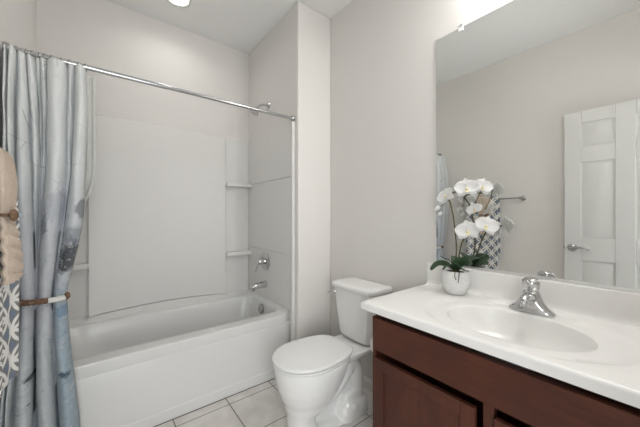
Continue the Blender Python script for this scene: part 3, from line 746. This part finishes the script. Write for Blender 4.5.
for ins, dz in ((0.006, -0.0008), (0.003, -0.003), (0.001, -0.006), (0.0, -0.010), (0.0, -0.034), (0.003, -0.0365), (0.02, -0.037)):
    rg.append(rect(ins, CZ+dz))
bm = bmesh.new(); loft(bm, rg, True, False)
o = local(ct, obj('top', bm, M['marble'], ct, True))
bm = bmesh.new(); pr = [(XR-0.0015, CZ-0.01), (XR-0.032, CZ-0.002), (XR-0.026, CZ+0.004), (XR-0.0225, CZ+0.014), (XR-0.021, CZ+0.030), (XR-0.021, CZ+0.108), (XR-0.0195, CZ+0.113), (XR-0.015, CZ+0.1155), (XR-0.0015, CZ+0.1155)]
loft(bm, [[Vector((x, y, z)) for x, z in pr] for y in (CYa, CYb-0.001)])
local(ct, obj('backsplash', bm, M['marble'], ct, True, 0.001))
bm = bmesh.new(); lathe(bm, [(0, 0), (0.024, 0), (0.024, 0.003), (0.017, 0.004), (0.014, 0.002), (0, 0.003)], 24, axis_mat((BCX, BCY, CZ-0.1225), (0, 0, 1)))
local(ct, obj('sink_drain', bm, M['chrome'], ct))

# faucet
FX, FY = 1.380, 0.372
fa = thing('basin_faucet', 'chrome single-handle faucet behind the oval sink', 'faucet', (FX, FY, CZ))
FZ = CZ - 0.004
bm = bmesh.new()
loft(bm, [sup(FX, FY, 0.030, 0.078, FZ, 2.6, 40), sup(FX, FY, 0.030, 0.078, FZ+0.008, 2.6, 40), sup(FX, FY, 0.027, 0.070, FZ+0.015, 2.4, 40), sup(FX, FY, 0.027, 0.058, FZ+0.024, 2.2, 40), sup(FX, FY, 0.028, 0.044, FZ+0.042, 2.0, 40), sup(FX, FY, 0.028, 0.036, FZ+0.060, 2.0, 40), sup(FX, FY, 0.027, 0.030, FZ+0.078, 2, 40), sup(FX, FY, 0.024, 0.025, FZ+0.088, 2, 40)])
local(fa, obj('base', bm, M['chrome'], fa, True, autos=False))
bm = bmesh.new()
path = smooth_path([(FX+0.005, FY, FZ+0.048), (FX-0.035, FY, FZ+0.062), (FX-0.068, FY, FZ+0.066), (FX-0.092, FY, FZ+0.056)], 7)
rr = [0.026 - 0.011*(i/(len(path)-1)) for i in range(len(path))]; tube(bm, path, rr, 18)
tube(bm, [(FX-0.090, FY, FZ+0.060), (FX-0.093, FY, FZ+0.038)], [0.0125, 0.0115], 16)
local(fa, obj('spout', bm, M['chrome'], fa, True, autos=False))
bm = bmesh.new()
A = axis_mat((FX+0.002, FY, FZ+0.088), (-0.18, 0, 1))
lathe(bm, [(0, 0), (0.024, 0), (0.0265, 0.004), (0.029, 0.018), (0.031, 0.032), (0.0295, 0.041), (0.022, 0.048), (0.010, 0.051), (0, 0.0515)], 28, A)
tube(bm, smooth_path([(FX-0.012, FY, FZ+0.124), (FX-0.030, FY, FZ+0.127), (FX-0.046, FY, FZ+0.124)]), [0.011 - 0.004*i/16 for i in range(17)], 12)
local(fa, obj('handle', bm, M['chrome'], fa, True, autos=False))

# ------------------------------------------------------------------ mirror
MY0, MY1, MZ0, MZ1 = YE+0.03, 0.839, 0.9535, 2.201
mi = thing('wall_mirror', 'large frameless mirror on the wall above the vanity', 'mirror', (XR, 0.31, MZ0))
bm = bmesh.new(); bx(bm, XR-0.0065, XR-0.0008, MY0, MY1, MZ0, MZ1); local(mi, obj('glass', bm, M['mirror'], mi, True, 0.0012, 1))
bm = bmesh.new(); bx(bm, XR-0.0095, XR-0.0005, MY0, MY1+0.001, MZ0-0.002, MZ0+0.008); M['channel'] = NT('bright_aluminium').base((0.85, 0.85, 0.85), 0.35, 1.0); ch = local(mi, obj('channel', bm, M['channel'], mi, False)); ch['label'] = 'metal strip along the lower edge'
for y in (0.703, 0.06):
    bm = bmesh.new(); bx(bm, XR-0.0115, XR-0.0068, y-0.012, y+0.012, MZ1-0.022, MZ1+0.012); bx(bm, XR-0.0115, XR-0.0005, y-0.012, y+0.012, MZ1+0.001, MZ1+0.012)
    local(mi, obj('clip', bm, M['clip'], mi, True, 0.002))

# ------------------------------------------------------------------ vanity light above the mirror (just above the frame)
vl = thing('vanity_light', 'three-shade vanity lamp on the wall above the mirror', 'lamp', (XR, 0.36, 2.60))
bm = bmesh.new(); bx(bm, XR-0.03, XR-0.0005, -0.06, 0.48, 2.57, 2.63); local(vl, obj('backplate', bm, M['nickel'], vl, True, 0.006))
shade_m = emis('lit_shade', (1.0, 0.97, 0.94), 1.5)
for y in (0.02, 0.21, 0.40):
    bm = bmesh.new(); tube(bm, smooth_path([(XR-0.03, y, 2.60), (XR-0.10, y, 2.61), (XR-0.145, y, 2.595)]), 0.008, 10); local(vl, obj('arm', bm, M['nickel'], vl))
    bm = bmesh.new(); pr = [(0.022, 0.0), (0.034, -0.03), (0.046, -0.075), (0.054, -0.11)]
    loft(bm, [[Vector((XR-0.145 + r_*math.cos(2*PI*q/24), y + r_*math.sin(2*PI*q/24), 2.60+h)) for q in range(24)] for r_, h in pr], True, False)
    s_o = local(vl, obj('shade', bm, shade_m, vl, True, autos=False))
    d = bpy.data.lights.new('bulb', 'POINT'); d.energy = VANITY_W; d.shadow_soft_size = 0.05; d.color = (1.0, 0.985, 0.965)
    b = bpy.data.objects.new('bulb', d); COL.objects.link(b); b.parent = vl; b.matrix_parent_inverse = Matrix.Translation(vl.location).inverted(); b.location = (XR-0.145, y, 2.485)

# ------------------------------------------------------------------ recessed downlight over the tub
RLX, RLY = 0.45, 2.285
rl = thing('recessed_light', 'round recessed downlight in the ceiling over the bathtub', 'ceiling light', (RLX, RLY, ZC))
bm = bmesh.new(); n = 40
loft(bm, [[Vector((RLX + r_*math.cos(2*PI*q/n), RLY + r_*math.sin(2*PI*q/n), ZC+h)) for q in range(n)] for r_, h in ((0.096, -0.0005), (0.094, -0.006), (0.078, -0.009), (0.074, -0.004), (0.074, -0.0005))], False, False)
local(rl, obj('trim_ring', bm, M['trim'], rl, True, autos=False))
bm = bmesh.new(); lathe(bm, [(0, -0.0008), (0.074, -0.0008), (0.072, -0.003), (0, -0.005)], 36, axis_mat((RLX, RLY, ZC), (0, 0, 1)))
local(rl, obj('lens', bm, emis('lit_lens', (1, 0.97, 0.93), 6.0), rl))
d = bpy.data.lights.new('downlight_lamp', 'AREA'); d.shape = 'DISK'; d.size = 0.14; d.energy = DOWN_W; d.spread = 2.6; d.color = (1, 0.97, 0.93)
b = bpy.data.objects.new('downlight_lamp', d); COL.objects.link(b); b.parent = rl; b.matrix_parent_inverse = Matrix.Translation(rl.location).inverted(); b.location = (RLX, RLY, ZC-0.012)

# ------------------------------------------------------------------ potted orchid
OXc, OYc = 1.392, 0.688
orc = thing('potted_orchid', 'white moth orchid in a textured white pot on the countertop', 'plant', (OXc, OYc, CZ))
addo = lambda o: local(orc, o)
k = NT('pot_ceramic'); vo = k.n('ShaderNodeTexVoronoi'); vo.inputs['Scale'].default_value = 75; k.l(k.coord(), vo.inputs['Vector'])
k.base(k.mix(k.step(vo.outputs['Distance'], 0.2, 0.7), (*s2l((236, 235, 233)), 1), (*s2l((226, 225, 223)), 1)), 0.55, 0, 0.3); k.bump(vo.outputs['Distance'], 0.25, 0.003); M['pot'] = k.m
bm = bmesh.new(); z0 = CZ + 0.0005
lathe(bm, [(0, z0), (0.040, z0), (0.047, z0+0.006), (0.059, z0+0.03), (0.0645, z0+0.06), (0.0655, z0+0.09), (0.0645, z0+0.112), (0.062, z0+0.1145), (0.0595, z0+0.112), (0.0595, z0+0.098), (0, z0+0.098)], 48, Matrix.Translation((OXc, OYc, 0)))
addo(obj('pot', bm, M['pot'], orc, True, autos=False))
bm = bmesh.new(); lathe(bm, [(0, z0+0.0985), (0.056, z0+0.0985), (0.04, z0+0.106), (0, z0+0.110)], 28, Matrix.Translation((OXc, OYc, 0)))
addo(obj('potting_mix', bm, simple('bark', (62, 58, 44), 0.9, 0, 0.2, (90, 1.0, 0.01), 0.4), orc))
k = NT('orchid_leaf'); k.base(k.mix(k.noise(k.coord(), 30, 3), (*s2l((40, 62, 44)), 1), (*s2l((74, 100, 70)), 1)), 0.35, 0, 0.45); M['leaf'] = k.m
M['stem'] = simple('orchid_stem', (92, 88, 56), 0.6, 0, 0.3, None, 0.25)
k = NT('orchid_petal'); k.base(s2l((250, 249, 248)), 0.6, 0, 0.2); tr = k.n('ShaderNodeBsdfTranslucent'); tr.inputs[0].default_value = (0.9, 0.9, 0.88, 1); mx = k.n('ShaderNodeMixShader'); mx.inputs[0].default_value = 0.25; k.l(k.b.outputs[0], mx.inputs[1]); k.l(tr.outputs[0], mx.inputs[2]); k.l(mx.outputs[0], k.t.nodes['Material Output'].inputs[0]); M['petal'] = k.m
M['lip'] = simple('orchid_lip', (234, 226, 190), 0.6, 0, 0.2, None, 0.12)
def leaf(pts, w, roll=0.0):
    P = smooth_path(pts, 6); bm = bmesh.new(); n = len(P); rows = []
    for i, p in enumerate(P):
        t = i/(n-1); tg = (P[min(i+1, n-1)]-P[max(i-1, 0)]).normalized(); side = tg.cross(Vector((0, 0, 1)))
        side = side.normalized() if side.length > 1e-3 else Vector((0, 1, 0)); side = Matrix.Rotation(roll*min(1, t*2.5), 3, tg) @ side; up = side.cross(tg)
        ww = w*min(1, 0.35 + t*1.6)*math.sqrt(max(0.0004, 1-max(0, (t-0.3)/0.7)**2.6))
        rows.append([bm.verts.new(p + side*ww*s + up*ww*0.22*abs(s)**1.5) for s in (-1, -0.6, -0.2, 0, 0.2, 0.6, 1)])
    for a, b in zip(rows, rows[1:]):
        for j in range(6): bm.faces.new((a[j], a[j+1], b[j+1], b[j]))
    o = addo(obj('leaf', bm, M['leaf'], orc, True, autos=False))
    s_ = o.modifiers.new('thickness', 'SOLIDIFY'); s_.thickness = 0.0028; s_.offset = 0
    s_ = o.modifiers.new('sub', 'SUBSURF'); s_.levels = 1; s_.render_levels = 1
base = Vector((OXc, OYc, z0+0.104))
zt = z0+0.116
def LF(dx, dy, dz, h, w, roll=0.0):
    leaf([base, (OXc+dx*0.30, OYc+dy*0.30, zt+h*0.75), (OXc+dx*0.68, OYc+dy*0.68, zt+h), (OXc+dx, OYc+dy, zt+dz)], w, roll)
LF(-0.060, 0.098, -0.012, 0.024, 0.026, 0.75)      # broad leaf drooping at the far left
LF(-0.020, 0.070, 0.062, 0.050, 0.013, 0.3)        # narrow upright leaf
LF(-0.020, -0.080, 0.056, 0.044, 0.034, -0.8)      # broad leaves to the right
LF(-0.055, -0.062, 0.014, 0.022, 0.026, -0.7)
LF(0.040, -0.085, 0.066, 0.056, 0.028, -0.6)
LF(0.050, 0.030, 0.060, 0.05, 0.022, 0.2)
LF(-0.072, 0.024, 0.004, 0.022, 0.020, 0.4)
# air roots over the rim
for pts in ([(0.0, -0.02, 0.104), (-0.045, -0.040, 0.125), (-0.058, -0.046, 0.10), (-0.055, -0.040, 0.066)], [(0.0, -0.01, 0.104), (-0.046, -0.025, 0.122), (-0.0635, -0.028, 0.098), (-0.062, -0.034, 0.078)]):
    bm = bmesh.new(); tube(bm, smooth_path([(OXc+a, OYc+b, z0+c_) for a, b, c_ in pts]), 0.002, 6); addo(obj('air_root', bm, M['stem'], orc))
def petal(bm, ang, L, w, cup, M4, back=0.0):
    nu, nv = 8, 6; rows = []
    for i in range(nu+1):
        t = i/nu; ww = w*(math.sin(PI*(0.06+0.94*t)**0.85) if t < 1 else 0.0)**0.75 + 0.0005
        row = []
        for j in range(nv+1):
            s = j/nv*2-1
            p = Vector((ww*s, L*t, cup*(t*t)*L*0.5 - back*L + 0.18*w*s*s + 0.05*L*math.sin(3*PI*t)*0.2))
            p = Matrix.Rotation(ang, 3, 'Z') @ p; row.append(bm.verts.new(M4 @ p))
        rows.append(row)
    for a, b in zip(rows, rows[1:]):
        for j in range(nv): bm.faces.new((a[j], a[j+1], b[j+1], b[j]))
def flower(pos, facing, size, roll=0.0):
    q = Vector(facing).to_track_quat('Z', 'Y').to_matrix().to_4x4()
    M4 = Matrix.Translation(pos) @ q @ Matrix.Rotation(roll, 4, 'Z')
    bm = bmesh.new(); L = size/2
    for a in (0, 2.2, -2.2): petal(bm, a, L*0.98, L*0.34, -0.16, M4, 0.05)     # sepals
    for a in (1.32, -1.32): petal(bm, a, L*1.03, L*0.62, 0.14, M4, -0.02)         # broad petals
    f = addo(obj('flower', bm, M['petal'], orc, True, autos=False))
    s_ = f.modifiers.new('thickness', 'SOLIDIFY'); s_.thickness = 0.0010; s_.offset = 0
    bm = bmesh.new()
    lathe(bm, [(0, 0), (L*0.10, 0.001), (L*0.13, L*0.12), (L*0.08, L*0.22), (0, L*0.26)], 14, M4 @ Matrix.Rotation(0.35, 4, 'X'))
    petal(bm, PI, L*0.42, L*0.15, 0.9, M4 @ Matrix.Translation((0, 0, L*0.10)))
    lp = obj('lip', bm, M['lip'], f, True, autos=False); lp['label'] = 'pale yellow flower centre'
camv = Vector((-1.36, -0.66, 0.05))
FL = [  # photo column, row, X distance, size, facing tweak, roll
 (446, 196, 1.365, 0.098, (-0.95, 0.25, 0.25), 0.5), (466.5, 188.5, 1.345, 0.104, (-0.9, -0.45, 0.1), 0.1), (482, 187, 1.395, 0.090, (-0.75, -0.75, 0.15), -0.3),
 (474, 209, 1.400, 0.075, (-0.6, -0.6, -0.45), 0.4), (467.5, 231, 1.335, 0.106, (-0.92, -0.42, 0.1), 0.15), (486, 226, 1.365, 0.100, (-0.8, -0.6, 0.2), -0.3)]
pos = []
for px, py, X, sz, fc, rl_ in FL:
    p = at_X(px, py, X); pos.append(p); flower(p, fc, sz, rl_)
def bud(p, r):
    bm = bmesh.new(); lathe(bm, [(0, -r*1.3), (r*0.6, -r*0.9), (r, 0), (r*0.7, r*0.9), (0, r*1.4)], 12, axis_mat(p, (-0.4, 0.5, -0.5))); addo(obj('bud', bm, M['petal'], orc))
b1, b2 = at_X(437.5, 208, 1.365), at_X(440, 213.5, 1.36); bud(b1, 0.013); bud(b2, 0.010)
def stem(pts, r=0.0036):
    bm = bmesh.new(); tube(bm, smooth_path(pts, 8), r, 8); addo(obj('stem', bm, M['stem'], orc, True, autos=False))
off = Vector((0.028, 0.010, -0.004))
stem([base + Vector((0, 0.008, 0)), at_X(456.5, 250, 1.380), at_X(454.5, 225, 1.378), at_X(451, 205, 1.378), pos[0]+off+Vector((0, -0.01, 0.012)), pos[1]+off, pos[2]+off])
stem([pos[0]+off+Vector((0, 0, 0.010)), at_X(444, 204, 1.375), b1, b2], 0.0016)
stem([base + Vector((0, -0.006, 0)), at_X(460, 250, 1.375), at_X(464.5, 237, 1.370), pos[4]+off, pos[5]+off])
stem([pos[2]+off, at_X(478, 197, 1.41), pos[3]+Vector((0.015, 0.01, 0))], 0.002)
